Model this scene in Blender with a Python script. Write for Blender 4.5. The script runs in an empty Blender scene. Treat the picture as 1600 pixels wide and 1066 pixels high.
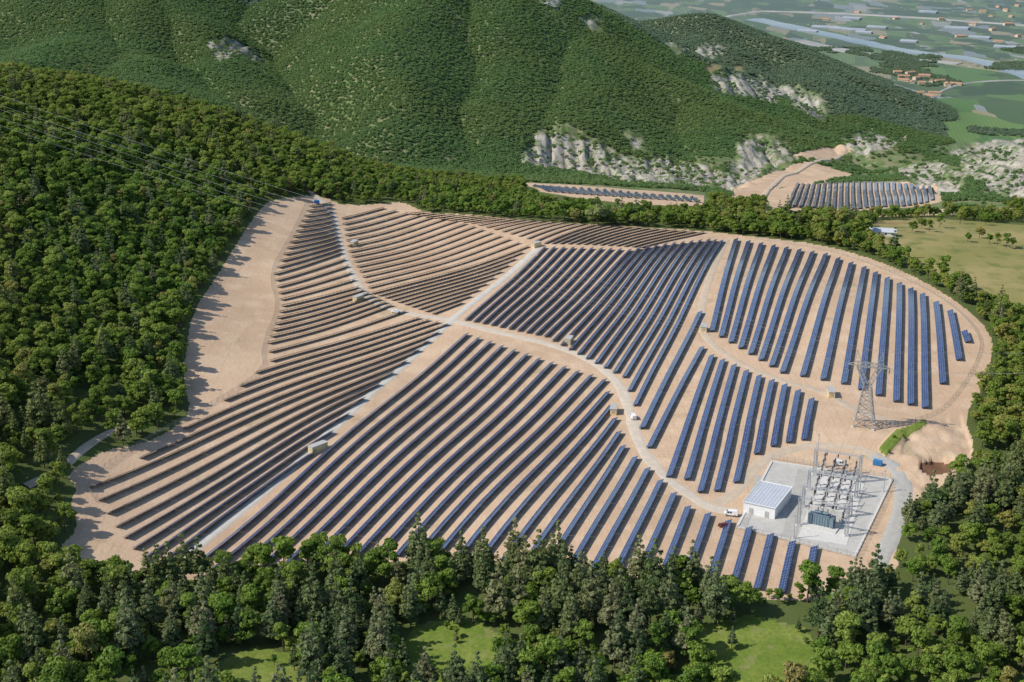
import bpy, math, random
import numpy as np
from mathutils import Vector
random.seed(7); rng=np.random.default_rng(11)
scene=bpy.context.scene; COL=scene.collection
CH=234.0; P=math.radians(19.5); F=2222.2
# ------------------------------------------------------------------ camera
cd=bpy.data.cameras.new("camera"); cam=bpy.data.objects.new("camera",cd); COL.objects.link(cam)
cam.location=(0,0,CH); cam.rotation_euler=(math.pi/2-P,0,0); cd.lens=50; cd.sensor_width=36
cd.clip_start=1; cd.clip_end=40000; scene.camera=cam
# ------------------------------------------------------------------ noise
def _h(ix,iy,s):
    n=(ix*374761393+iy*668265263+s*974634777)&0xffffffff
    n=((n^(n>>13))*1274126177)&0xffffffff
    n=n^(n>>16)
    return (n&0xffffff)/float(0xffffff)
def vn(x,y,s=0):
    x=np.asarray(x,float);y=np.asarray(y,float)
    xi=np.floor(x).astype(np.int64);yi=np.floor(y).astype(np.int64)
    fx=x-xi;fy=y-yi;fx=fx*fx*(3-2*fx);fy=fy*fy*(3-2*fy)
    a=_h(xi,yi,s);b=_h(xi+1,yi,s);c=_h(xi,yi+1,s);d=_h(xi+1,yi+1,s)
    return (a*(1-fx)+b*fx)*(1-fy)+(c*(1-fx)+d*fx)*fy
def fbm(x,y,s=0,o=4):
    r=0;a=.5;t=0
    for i in range(o):
        r=r+a*vn(x*2**i+i*17.3,y*2**i-i*9.1,s+i);t+=a;a*=.5
    return r/t
def ridged(x,y,s=0,o=4):
    r=0;a=.5;t=0
    for i in range(o):
        r=r+a*(1-np.abs(2*vn(x*2**i+i*7.3,y*2**i+i*3.1,s+i)-1));t+=a;a*=.5
    return r/t
def sst(a,b,x):
    t=np.clip((x-a)/(b-a),0,1);return t*t*(3-2*t)
# ------------------------------------------------------------------ terrain heights (m)
Yt=np.array([200,350,450,600,750,900,1000,1100,1250,1400,1600,2000,2600,3500,16500.])
T=np.array([
[-20,-20,-22,-24,-25,-25,-25,-24,-22,-20,-20],
[-4,-5,-8,-10,-12,-12,-12,-10,-8,-6,-6],
[14,7,0,-2,-3,-3,-3,-2,-2,-1,-1],
[62,37,12,1,0,0,1,2,0,-3,-3],
[98,66,34,6,0,2,4,5,2,-3,-4],
[112,80,56,20,1,2,3,1,-3,-8,-10],
[100,78,66,40,-4,-8,-8,-18,-24,-27,-28],
[84,66,56,28,-18,-28,-34,-44,-46,-44,-42],
[60,44,28,-6,-40,-54,-62,-74,-74,-68,-66],
[30,15,-15,-60,-80,-84,-90,-98,-95,-88,-86],
[-10,-35,-80,-135,-135,-128,-128,-134,-132,-126,-124],
[-90,-130,-165,-190,-190,-188,-192,-200,-205,-205,-205],
[-200,-200,-210,-215,-225,-228,-230,-230,-230,-230,-230],
[-235]*11,[-245]*11],float)
S=np.linspace(-.5,.5,11)
lY=np.linspace(math.log(200),math.log(16500),420); sg=np.linspace(-.75,.75,226)
tmp=np.stack([np.interp(lY,np.log(Yt),T[:,j]) for j in range(11)],1)
G=np.stack([np.interp(sg,S,tmp[i]) for i in range(420)],0)
def blur(A,sig,ax):
    n=int(sig*3);k=np.exp(-.5*(np.arange(-n,n+1)/sig)**2);k/=k.sum()
    pad=[(0,0),(0,0)];pad[ax]=(n,n);B=np.pad(A,pad,mode='edge');R=np.zeros_like(A)
    for i,w in enumerate(k):
        sl=[slice(None)]*2;sl[ax]=slice(i,i+A.shape[ax]);R+=w*B[tuple(sl)]
    return R
G=blur(blur(G,5,0),5,1)
def base(x,y):
    y=np.maximum(y,201);s=np.clip(x/y,-.749,.749)
    u=np.clip((np.log(y)-lY[0])/(lY[1]-lY[0]),0,418.99);v=(s-sg[0])/(sg[1]-sg[0])
    i=u.astype(int);j=v.astype(int);fu=u-i;fv=v-j
    return (G[i,j]*(1-fv)+G[i,j+1]*fv)*(1-fu)+(G[i+1,j]*(1-fv)+G[i+1,j+1]*fv)*fu
def ray(px,py):
    a=(px-800)/F;b=(533-py)/F
    return np.array([a, math.cos(P)+b*math.sin(P), -math.sin(P)+b*math.cos(P)])
def station(px,py,Y):
    d=ray(px,py);t=Y/d[1];return (t*d[0],Y,CH+t*d[2]-(14 if Y>2300 and px>800 else 10))
R_=[ # crest lines (bearing, elevation, range) with flank slope
 (.60,[(-250,-120,2300),(60,-110,2250),(180,-50,2100),(270,10,1950),(325,60,1800),(365,130,1620)]),
 (.50,[(180,-60,2150),(400,-60,2350),(640,-130,2250)]),
 (.50,[(60,-110,2250),(90,20,1850),(60,70,1600)]),
 (.54,[(180,-50,2100),(170,60,1750),(220,120,1500)]),
 (.48,[(640,-130,2250),(760,-60,2100),(850,4,2050),(905,32,2000),(1000,92,1900),(1100,137,1800),(1200,195,1700),(1225,235,1600)]),
 (.58,[(640,-130,2250),(640,-20,1950),(620,70,1700),(640,180,1480)]),
 (.52,[(760,-60,2100),(785,70,1800),(780,150,1600),(790,225,1450)]),
 (.50,[(905,32,2000),(910,130,1700),(885,190,1560)]),
 (.48,[(1000,92,1900),(990,190,1650),(960,235,1500)]),
 (.46,[(1100,137,1800),(1120,220,1600),(1080,262,1450)]),
 (.42,[(860,30,3000),(930,32,2900),(1000,24,2850),(1100,16,2750),(1170,42,2650),(1250,76,2550),(1320,98,2480),(1375,130,2420)]),
 (.40,[(1100,16,2750),(1080,70,2450),(1120,120,2200),(1230,155,2050)]),
 (.40,[(1250,76,2550),(1270,120,2300),(1340,170,2130)]),
 (.40,[(1300,236,1750),(1355,208,1720),(1420,244,1650),(1500,232,1600),(1600,214,1600),(1750,194,1600)]),
 (.4,[(1500,232,1600),(1480,262,1450),(1420,275,1400)]),
 (.4,[(1600,214,1600),(1570,262,1400),(1600,300,1250)]),
]
RID=[(s,[station(*p) for p in L]) for s,L in R_]
def ridge(x,y):
    best=np.full(np.shape(x),-1e4)
    wx=x+60*(fbm(x/260,y/260,31,2)-.5);wy=y+60*(fbm(x/260,y/260,57,2)-.5)
    for s,L in RID:
        for a,b in zip(L[:-1],L[1:]):
            dx,dy=b[0]-a[0],b[1]-a[1];t=np.clip(((wx-a[0])*dx+(wy-a[1])*dy)/(dx*dx+dy*dy),0,1)
            d=np.hypot(wx-a[0]-t*dx,wy-a[1]-t*dy)
            best=np.maximum(best,a[2]+(b[2]-a[2])*t-s*(np.sqrt(d*d+1400)-37))
    return best
PAD=None
def H(x,y):
    x=np.asarray(x,float);y=np.asarray(y,float)
    b=base(x,y);r=ridge(x,y)
    und=1.6*np.sin(x/47+.6)*np.sin(y/58)+.9*np.sin((x+y)/33)
    b=b+und*(1-sst(950,1150,y))
    h=12*np.logaddexp(b/12,r/12)
    inf=np.clip((r-b+10)/70,0,1)
    h=h+inf*(22*(ridged(x/270,y/330,5,2)-.68)+4*(fbm(x/55,y/55,9,2)-.5))
    mid=sst(980,1150,y)*(1-sst(1900,2200,y))
    h=h+mid*7*(fbm(x/90,y/90,21,3)-.5)
    if PAD is not None:
        w=1-sst(38,64,np.hypot((x-PAD[0]),(y-PAD[1])*.85));h=h*(1-w)+PAD[2]*w
    return h
TT=np.geomspace(260,9000,2800)
def gp(px,py):
    d=ray(px,py);X=TT*d[0];Y=TT*d[1];Z=CH+TT*d[2];D=Z-H(X,Y)
    k=np.where(D<0)[0]
    if len(k)==0: return np.array([X[-1],Y[-1],Z[-1]])
    k=max(k[0],1);w=D[k-1]/(D[k-1]-D[k]);t=TT[k-1]+(TT[k]-TT[k-1])*w
    return np.array([t*d[0],t*d[1],CH+t*d[2]])
c0=gp(1285,785);PAD=(c0[0],c0[1],c0[2])
def poly(L): return np.array([gp(*p)[:2] for p in L])
def pip(pl,x,y):
    ins=np.zeros(np.shape(x),bool);n=len(pl)
    for i in range(n):
        x1,y1=pl[i];x2,y2=pl[(i+1)%n]
        if y1==y2: continue
        c=((y1>y)!=(y2>y))&(x<(x2-x1)*(y-y1)/(y2-y1)+x1);ins^=c
    return ins
def smooth_poly(L,it=2):
    for _ in range(it):
        L=np.array(L);Nn=np.roll(L,-1,0);L=np.stack([L*.75+Nn*.25,L*.25+Nn*.75],1).reshape(-1,2)
    return L
FIELD=smooth_poly(poly([(425,312),(470,306),(500,306),(540,322),(600,318),(630,315),(665,333),(720,334),(800,342),(900,350),(1000,355),(1100,361),(1180,370),(1290,383),(1380,410),(1450,443),(1505,478),(1548,520),(1552,560),(1535,610),(1505,650),(1525,700),(1505,742),(1440,775),(1412,800),(1400,850),(1405,895),(1350,915),(1250,945),(1120,922),(1000,905),(900,893),(800,885),(620,872),(400,885),(240,915),(140,900),(85,862),(125,825),(108,790),(122,762),(100,742),(170,700),(215,696),(270,672),(300,640),(285,600),(292,540),(300,490),(345,420),(380,365),(405,328)]),1)
SAND2=[poly(p) for p in [
 [(822,286),(900,289),(1000,297),(1100,306),(1098,322),(1000,321),(900,309),(845,300)],
 [(1200,302),(1238,283),(1330,286),(1462,288),(1472,314),(1400,325),(1300,331),(1208,328)],
 [(1150,285),(1230,262),(1262,252),(1335,272),(1290,284),(1220,292),(1180,322),(1130,320)],
 [(1190,336),(1290,334),(1400,330),(1540,322),(1600,328),(1600,336),(1500,334),(1400,338),(1250,344)],
 [(1500,648),(1520,700),(1500,745),(1440,770),(1400,740),(1420,660)],[(1240,240),(1310,228),(1330,236),(1262,250)]]]
CLEAR=[poly(p) for p in [[(815,284),(1105,300),(1110,334),(1000,333),(880,322),(820,308)],[(1190,283),(1470,284),(1480,338),(1195,345)]]]
ROCK=[poly(p) for p in [
 [(835,205),(885,192),(925,215),(1000,245),(1050,240),(1110,258),(1145,280),(1100,292),(985,289),(905,268),(850,264),(804,250)],
 [(970,205),(1000,210),(1015,240),(985,235)],
 [(1035,66),(1110,58),(1137,75),(1122,92),(1055,88)],
 [(1105,122),(1185,116),(1236,138),(1215,163),(1160,152),(1115,144)],
 [(1228,132),(1296,160),(1288,192),(1236,170)],
 [(318,64),(360,58),(405,80),(418,102),(342,98)],
 [(1480,236),(1545,218),(1660,210),(1660,322),(1560,308),(1505,276)],
 [(1400,258),(1470,250),(1510,280),(1505,308),(1420,296)],
 [(1165,205),(1235,222),(1250,252),(1200,262),(1140,300),(1110,292)],
 [(905,28),(938,22),(942,52),(915,46)],[(1305,236),(1325,216),(1356,202),(1398,222),(1404,238),(1350,246)]]]
STRIP=[poly([(1372,704),(1398,674),(1445,658),(1448,666),(1408,688),(1385,716)])]
PIT=[poly([(1438,722),(1462,714),(1490,720),(1486,736),(1455,742),(1438,734)])]
MEAD=[poly(p) for p in [
 [(650,975),(740,965),(790,1000),(765,1045),(690,1070),(610,1035)],
 [(1085,980),(1170,960),(1255,980),(1290,1025),(1275,1090),(1130,1090),(1075,1050)],
 [(340,1035),(400,1010),(470,1025),(485,1090),(330,1090)]]]
OLIV=[poly(p) for p in [
 [(1370,345),(1450,340),(1600,352),(1750,360),(1800,560),(1600,505),(1545,478),(1480,440),(1410,408),(1352,378)],
 [(1100,106),(1165,98),(1160,114),(1110,116)]]]
def inany(L,x,y):
    r=np.zeros(np.shape(x),bool)
    for p in L:
        r|=pip(p,x,y)
    return r
# ------------------------------------------------------------------ node helpers
def newmat(name,rough=.8,col=(.5,.5,.5),metal=0,spec=None):
    m=bpy.data.materials.new(name);m.use_nodes=True;b=m.node_tree.nodes["Principled BSDF"]
    b.inputs["Base Color"].default_value=(*col,1);b.inputs["Roughness"].default_value=rough;b.inputs["Metallic"].default_value=metal
    if spec is not None: b.inputs["Specular IOR Level"].default_value=spec
    return m,m.node_tree,b
class NB:
    def __init__(s,nt): s.nt=nt
    def n(s,t,ins=None,**kw):
        o=s.nt.nodes.new(t)
        for k,v in kw.items(): setattr(o,k,v)
        for k,v in (ins or {}).items(): s.set(o.inputs[k],v)
        return o
    def set(s,sock,v):
        if isinstance(v,bpy.types.NodeSocket): s.nt.links.new(v,sock)
        else: sock.default_value=v
    def math(s,op,a,b=0,c=None,clamp=False):
        o=s.nt.nodes.new("ShaderNodeMath");o.operation=op;o.use_clamp=clamp;s.set(o.inputs[0],a);s.set(o.inputs[1],b)
        if c is not None: s.set(o.inputs[2],c)
        return o.outputs[0]
    def mix(s,f,a,b,mode='MIX'):
        o=s.nt.nodes.new("ShaderNodeMix");o.data_type='RGBA';o.blend_type=mode
        s.set(o.inputs[0],f);
        for i,v in ((6,a),(7,b)):
            if isinstance(v,tuple) and len(v)==3: v=(*v,1)
            s.set(o.inputs[i],v)
        return o.outputs[2]
    def noise(s,vec,scale,detail=4,rough=.5,dist=0):
        o=s.n("ShaderNodeTexNoise",{"Scale":scale,"Detail":detail,"Roughness":rough,"Distortion":dist});s.nt.links.new(vec,o.inputs["Vector"]);return o.outputs[0]
    def mr(s,v,a,b,c=0.,d=1.,smooth=True):
        o=s.n("ShaderNodeMapRange",{0:v,1:a,2:b,3:c,4:d});o.interpolation_type='SMOOTHSTEP' if smooth else 'LINEAR';return o.outputs[0]
    def attr(s,nm):
        o=s.n("ShaderNodeAttribute");o.attribute_name=nm;return o.outputs["Fac"]
    def ramp(s,f,stops,const=False):
        o=s.nt.nodes.new("ShaderNodeValToRGB");e=o.color_ramp.elements;o.color_ramp.interpolation='CONSTANT' if const else 'LINEAR'
        while len(e)<len(stops): e.new(.5)
        for k,(p,c) in enumerate(stops): e[k].position=p;e[k].color=(*c,1)
        s.set(o.inputs[0],f);return o.outputs[0]
# ------------------------------------------------------------------ materials
def mat_ground():
    m,nt,b=newmat("ground_surface",.95,spec=.1);q=NB(nt)
    pos=q.n("ShaderNodeNewGeometry").outputs["Position"]
    sep=q.n("ShaderNodeSeparateXYZ",{0:pos});Y=sep.outputs[1]
    nb=q.noise(pos,.012,5);nm=q.noise(pos,.08,5,.6);nf=q.noise(pos,.7,4,.6)
    floor=q.mix(nm,(.06,.095,.022),(.12,.14,.05))
    scrub=q.mix(q.mr(nm,.35,.65),(.09,.15,.045),(.20,.20,.11))
    c=q.mix(q.mr(Y,1000,1200),floor,scrub)
    mg=q.mix(q.mr(nm,.3,.7),(.12,.185,.028),(.22,.26,.06));mg=q.mix(q.mr(nf,.35,.75,0,.6),mg,(.08,.125,.022))
    mg=q.mix(q.mr(q.noise(pos,.2,4,.6),.55,.7,0,.5),mg,(.24,.22,.11))
    c=q.mix(q.mr(q.math('ADD',q.attr("mead"),q.math('MULTIPLY',q.math('SUBTRACT',nm,.5),1.6)),.35,.65),c,mg)
    ol=q.mix(q.mr(nb,.35,.65),(.22,.21,.07),(.32,.265,.12));ol=q.mix(q.mr(nm,.45,.7),ol,(.15,.17,.055))
    ol=q.mix(q.mr(q.noise(pos,.02,3),.58,.66,0,.8),ol,(.27,.16,.09))
    c=q.mix(q.mr(q.math('ADD',q.attr("oliv"),q.math('MULTIPLY',q.math('SUBTRACT',nm,.5),.5)),.35,.65),c,ol)
    mp=q.n("ShaderNodeMapping",{0:pos});mp.inputs["Rotation"].default_value=(0,0,.5);mp.inputs["Scale"].default_value=(1,.42,0)
    def parcels(scale,seed,stops):
        mo=q.n("ShaderNodeVectorMath",{0:mp.outputs[0],1:(seed,seed*2,0)})
        vo=q.n("ShaderNodeTexVoronoi",{"Vector":mo.outputs[0],"Scale":scale,"Randomness":.85},distance='CHEBYCHEV')
        sc=q.n("ShaderNodeSeparateColor",{0:vo.outputs["Color"]})
        par=q.ramp(sc.outputs[0],stops,True)
        return q.mix(q.math('MULTIPLY',sc.outputs[1],.3),par,(.10,.14,.08))
    big=[(0,(.08,.17,.035)),(.2,(.13,.23,.05)),(.38,(.07,.12,.04)),(.5,(.33,.28,.16)),(.62,(.10,.19,.045)),(.75,(.26,.22,.13)),(.85,(.06,.11,.035)),(.93,(.28,.31,.31))]
    sml=[(0,(.05,.10,.03)),(.16,(.10,.17,.05)),(.3,(.06,.09,.04)),(.42,(.28,.24,.15)),(.52,(.04,.07,.035)),(.66,(.20,.23,.24)),(.76,(.12,.18,.06)),(.9,(.32,.32,.30)),(.95,(.08,.13,.05))]
    par=q.mix(q.mr(q.math('ADD',Y,q.math('MULTIPLY',q.noise(pos,.0022,3),900)),3500,3600),parcels(.0085,0,big),parcels(.022,77,sml))
    wav=q.n("ShaderNodeTexWave",{"Vector":mp.outputs[0],"Scale":.05,"Distortion":.0})
    par=q.mix(q.math('MULTIPLY',wav.outputs[1],.2),par,(.05,.08,.045))
    bl=q.n("ShaderNodeTexVoronoi",{"Vector":mp.outputs[0],"Scale":.06,"Randomness":1.});par=q.mix(q.math('MULTIPLY',q.math('LESS_THAN',bl.outputs["Distance"],.16),q.mr(q.noise(pos,.004,3),.52,.6)),par,(.46,.42,.38))
    wd=q.noise(pos,.0045,5,.65);par=q.mix(q.mr(wd,.53,.57),par,(.045,.08,.035))
    c=q.mix(q.attr("plain"),c,par)
    mr2=q.n("ShaderNodeMapping",{0:pos});mr2.inputs["Scale"].default_value=(1,.22,.10)
    rn=q.noise(mr2.outputs[0],.16,8,.78,.9)
    rk=q.ramp(rn,[(.36,(.12,.125,.08)),(.45,(.27,.25,.205)),(.54,(.385,.36,.31)),(.72,(.47,.445,.39))])
    c=q.mix(q.mr(q.math('ADD',q.attr("rock"),q.math('MULTIPLY',q.math('SUBTRACT',q.noise(pos,.04,7,.78),.5),3.8)),.30,.70),c,rk)
    sd=q.mix(q.mr(nb,.3,.7),(.55,.395,.268),(.475,.34,.23))
    sd=q.mix(q.mr(nm,.4,.75),sd,(.60,.455,.32));sd=q.mix(q.math('MULTIPLY',q.mr(nf,.45,.8),.36),sd,(.37,.265,.18))
    st=q.n("ShaderNodeMapping",{0:pos});st.inputs["Rotation"].default_value=(0,0,.64);st.inputs["Scale"].default_value=(.9,.03,0)
    sn=q.noise(st.outputs[0],1.0,3,.6);sd=q.mix(q.math('MULTIPLY',q.mr(sn,.52,.7),.35),sd,(.37,.275,.19))
    grs=q.noise(pos,.035,5,.7);sd=q.mix(q.math('MULTIPLY',q.mr(grs,.57,.70),.45),sd,(.25,.22,.125))
    stain=q.noise(pos,.0085,4,.6,.4);sd=q.mix(q.math('MULTIPLY',q.mr(stain,.52,.66),.4),sd,(.43,.29,.19))
    sd=q.mix(q.mr(q.math('ADD',q.attr("soil"),q.math('MULTIPLY',q.math('SUBTRACT',nm,.5),.8)),.4,.6),sd,(.17,.095,.055))
    c=q.mix(q.mr(q.math('ADD',q.attr("sand"),q.math('MULTIPLY',q.math('SUBTRACT',q.noise(pos,.15,5,.7),.5),1.0)),.38,.6),c,sd)
    haze_tint=q.mr(Y,1500,6500,0,.6,False)
    c=q.mix(haze_tint,c,(.22,.28,.32))  # aerial haze painted into the ground colour, stronger with world Y
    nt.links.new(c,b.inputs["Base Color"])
    bp=q.n("ShaderNodeBump",{"Strength":.5,"Distance":.5,"Height":nf});nt.links.new(bp.outputs[0],b.inputs["Normal"])
    return m
def mat_noise(name,c1,c2,scale,rough=.9,metal=0,c3=None):
    m,nt,b=newmat(name,rough,metal=metal);q=NB(nt);pos=q.n("ShaderNodeNewGeometry").outputs["Position"]
    n=q.noise(pos,scale,5,.6);c=q.mix(q.mr(n,.3,.7),c1,c2)
    if c3: c=q.mix(q.math('MULTIPLY',q.mr(q.noise(pos,scale*6,3),.5,.7),.6),c,c3)
    nt.links.new(c,b.inputs["Base Color"]);return m
def mat_leaf(name,cols,haze=0,dk=.32,yel=.4,dark=(.07,.11,.025)):
    m,nt,b=newmat(name,.6,spec=.25);q=NB(nt)
    oi=q.n("ShaderNodeObjectInfo");geo=q.n("ShaderNodeNewGeometry")
    c=q.ramp(oi.outputs["Random"],cols)
    n=q.noise(geo.outputs["Position"],.5,3,.6);c=q.mix(q.mr(n,.3,.75,0,dk),c,dark,'MIX')
    nb=q.noise(geo.outputs["Position"],.006,3);c=q.mix(q.mr(nb,.4,.65,0,yel),c,(.27,.29,.05))
    if name=="broadleaf_foliage":
        sx=q.n("ShaderNodeSeparateXYZ",{0:geo.outputs["Position"]});e=q.math('MULTIPLY',q.mr(sx.outputs[0],110,170),q.mr(oi.outputs["Random"],.5,.95))
        c=q.mix(q.math('MULTIPLY',e,.55),c,(.34,.32,.08))
    if haze: c=q.mix(haze,c,(.22,.30,.31))  # painted aerial haze: leaf colour of far trees shifted to blue-grey
    nt.links.new(c,b.inputs["Base Color"])
    tr=q.n("ShaderNodeBsdfTranslucent",{0:c});mx=q.n("ShaderNodeMixShader",{0:.42})
    nt.links.new(b.outputs[0],mx.inputs[1]);nt.links.new(tr.outputs[0],mx.inputs[2])
    nt.links.new(mx.outputs[0],nt.nodes["Material Output"].inputs[0]);return m
def mat_panel():
    m,nt,b=newmat("photovoltaic_glass",.18,spec=.6);q=NB(nt)
    uv=q.n("ShaderNodeUVMap").outputs[0];sp=q.n("ShaderNodeSeparateXYZ",{0:uv})
    fu=q.math('FRACT',q.math('DIVIDE',sp.outputs[0],1.65));fv=q.math('FRACT',q.math('DIVIDE',sp.outputs[1],.98))
    l=q.math('MAXIMUM',q.math('LESS_THAN',fu,.04),q.math('LESS_THAN',fv,.055))
    cu=q.math('FLOOR',q.math('DIVIDE',sp.outputs[0],1.65));cv=q.math('FLOOR',q.math('DIVIDE',sp.outputs[1],.98))
    cv3=q.n("ShaderNodeCombineXYZ",{0:cu,1:cv});wn=q.n("ShaderNodeTexWhiteNoise",{0:cv3.outputs[0]})
    c=q.mix(wn.outputs[0],(.014,.026,.085),(.028,.052,.15));c=q.mix(l,c,(.28,.32,.38))
    nt.links.new(c,b.inputs["Base Color"]);nt.links.new(q.math('ADD',q.math('MULTIPLY',l,.3),.16),b.inputs["Roughness"]);return m
M={}
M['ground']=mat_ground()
M['panel']=mat_panel()
M['back']=newmat("panel_backsheet",.6,(.03,.03,.034))[0]
M['steel']=mat_noise("galvanised_steel",(.42,.43,.43),(.30,.31,.31),2,.45,.5)
M['psteel']=mat_noise("pale_galvanised_steel",(.50,.51,.51),(.38,.39,.39),2,.5,.15)
M['gsteel']=mat_noise("weathered_pylon_steel",(.36,.37,.37),(.27,.28,.28),2,.5,.2)
M['wire']=newmat("cable_aluminium",.5,(.34,.35,.35),.3)[0]
M['strut']=mat_noise("dull_galvanised_strut",(.20,.20,.20),(.14,.14,.14),2,.5,.4)
M['track']=mat_noise("gravel_track_surface",(.52,.43,.32),(.45,.36,.265),.3,.95,c3=(.34,.27,.20))
M['pale']=mat_noise("pale_gravel",(.56,.49,.40),(.49,.42,.335),.3,.95,c3=(.39,.33,.26))
M['grey']=mat_noise("crushed_grey_stone",(.56,.53,.47),(.48,.45,.40),.3,.95,c3=(.38,.355,.31))
M['yard']=mat_noise("yard_gravel",(.48,.47,.44),(.41,.40,.37),.4,.95,c3=(.31,.30,.28))
M['apron']=mat_noise("grey_perimeter_surface",(.42,.41,.38),(.36,.35,.32),.4,.95,c3=(.28,.26,.24))
M['conc']=mat_noise("concrete",(.60,.59,.56),(.52,.51,.48),.8,.85)
M['white']=mat_noise("white_paint",(.80,.80,.79),(.72,.72,.70),.8,.5)
M['roofw']=mat_noise("pale_metal_roof",(.50,.53,.57),(.45,.48,.52),.4,.4)
M['cream']=mat_noise("cream_render",(.72,.55,.28),(.62,.48,.26),.6,.85)
M['tile']=mat_noise("terracotta_tiles",(.42,.24,.15),(.34,.21,.14),.4,.85)
M['ochre']=mat_noise("ochre_wall",(.60,.50,.37),(.52,.43,.32),.2,.85)
M['greyroof']=mat_noise("grey_roof",(.45,.44,.42),(.36,.35,.33),.8,.7)
M['dark']=newmat("dark_opening",.4,(.02,.02,.022))[0]
M['glass']=newmat("window_glass",.08,(.02,.025,.03))[0]
M['rubber']=newmat("rubber",.8,(.02,.02,.02))[0]
M['carw']=newmat("white_car_paint",.25,(.78,.78,.77))[0]
M['carr']=newmat("dark_red_car_paint",.25,(.11,.012,.015))[0]
M['blue']=mat_noise("blue_paint",(.04,.22,.50),(.03,.17,.40),1,.5)
M['lamp']=newmat("headlight_lens",.1,(.7,.7,.65))[0]
M['porc']=newmat("brown_porcelain",.3,(.08,.05,.04))[0]
M['tgreen']=mat_noise("transformer_paint",(.17,.24,.28),(.14,.20,.24),1,.5)
M['bark']=mat_noise("bark",(.12,.09,.065),(.06,.05,.035),2,.9)
M['water']=mat_noise("river_water",(.15,.20,.22),(.26,.28,.27),.006,.25)
M['asph']=mat_noise("pale_road",(.36,.35,.33),(.24,.25,.24),.02,.9)
M['grh']=mat_noise("greenhouse_film",(.30,.34,.38),(.24,.28,.32),.05,.5)
wm,nt,b=newmat("wire_mesh",.5,(.40,.41,.40),metal=.3);q=NB(nt);tp=q.n("ShaderNodeBsdfTransparent");mx=q.n("ShaderNodeMixShader",{0:.2})
nt.links.new(tp.outputs[0],mx.inputs[1]);nt.links.new(b.outputs[0],mx.inputs[2]);nt.links.new(mx.outputs[0],nt.nodes["Material Output"].inputs[0]);M['mesh']=wm
M['leafA']=mat_leaf("broadleaf_foliage",[(0,(.11,.205,.03)),(.3,(.17,.29,.04)),(.65,(.235,.35,.055)),(.93,(.31,.40,.08)),(1,(.34,.29,.10))])
M['leafP']=mat_leaf("pine_foliage",[(0,(.10,.165,.06)),(.4,(.16,.22,.095)),(.8,(.23,.275,.13)),(1,(.29,.29,.16))])
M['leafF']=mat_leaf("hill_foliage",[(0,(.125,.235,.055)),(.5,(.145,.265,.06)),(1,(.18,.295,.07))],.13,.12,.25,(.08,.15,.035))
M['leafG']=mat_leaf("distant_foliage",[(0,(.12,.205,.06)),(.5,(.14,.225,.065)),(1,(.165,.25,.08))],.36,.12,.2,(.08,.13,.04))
M['leafL']=mat_leaf("light_foliage",[(0,(.30,.36,.14)),(1,(.32,.37,.14))])
# ------------------------------------------------------------------ mesh builder
class MB:
    def __init__(s): s.V=[];s.F=[];s.M=[];s.mats=[]
    def mi(s,m):
        if m not in s.mats: s.mats.append(m)
        return s.mats.index(m)
    def add(s,vs,fs,m):
        o=len(s.V);k=s.mi(m);s.V+= [tuple(v) for v in vs]
        for f in fs: s.F.append(tuple(i+o for i in f));s.M.append(k)
    def box(s,c,sz,m,yaw=0):
        x,y,z=[v/2 for v in sz];cs,sn=math.cos(yaw),math.sin(yaw)
        vs=[(c[0]+a*x*cs-b_*y*sn,c[1]+a*x*sn+b_*y*cs,c[2]+d*z) for d in(-1,1) for a,b_ in((-1,-1),(1,-1),(1,1),(-1,1))]
        s.add(vs,[(3,2,1,0),(4,5,6,7),(0,1,5,4),(1,2,6,5),(2,3,7,6),(3,0,4,7)],m)
    def cyl(s,p,q_,r0,r1,m,n=6,cap=True):
        p=Vector(p);q_=Vector(q_);d=(q_-p).normalized();a=d.orthogonal().normalized();b_=d.cross(a)
        vs=[p+(a*math.cos(t)+b_*math.sin(t))*r0 for t in [2*math.pi*i/n for i in range(n)]]+[q_+(a*math.cos(t)+b_*math.sin(t))*r1 for t in [2*math.pi*i/n for i in range(n)]]
        fs=[(i,(i+1)%n,n+(i+1)%n,n+i) for i in range(n)]
        if cap: fs+=[tuple(range(n-1,-1,-1)),tuple(range(n,2*n))]
        s.add(vs,fs,m)
    def beam(s,p,q_,w,m): s.cyl(p,q_,w*.7,w*.7,m,4)
    def mesh(s,name,smooth=False):
        me=bpy.data.meshes.new(name);me.from_pydata(s.V,[],s.F)
        for m in s.mats: me.materials.append(m)
        me.polygons.foreach_set("material_index",s.M)
        if smooth: me.polygons.foreach_set("use_smooth",[True]*len(s.F))
        me.update();return me
def obj(name,me,parent=None,loc=None):
    o=bpy.data.objects.new(name,me);COL.objects.link(o)
    if parent: o.parent=parent
    if loc is not None: o.location=loc
    return o
def tag(o,label=None,cat=None,group=None,kind=None):
    if label:o["label"]=label
    if cat:o["category"]=cat
    if group:o["group"]=group
    if kind:o["kind"]=kind
    return o
def top(name,loc,yaw,label,cat,group=None):
    o=obj(name,None,None,loc);o.rotation_euler=(0,0,yaw);o.empty_display_size=1
    return tag(o,label,cat,group)
def copy_thing(src,loc,yaw,label=None,scale=1):
    n=src.copy();COL.objects.link(n);n.location=loc;n.rotation_euler=(0,0,yaw);n.scale=(scale,)*3
    if label:n["label"]=label
    for c in src.children:
        k=c.copy();COL.objects.link(k);k.parent=n
        for g in c.children:
            j=g.copy();COL.objects.link(j);j.parent=k
    return n
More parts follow.
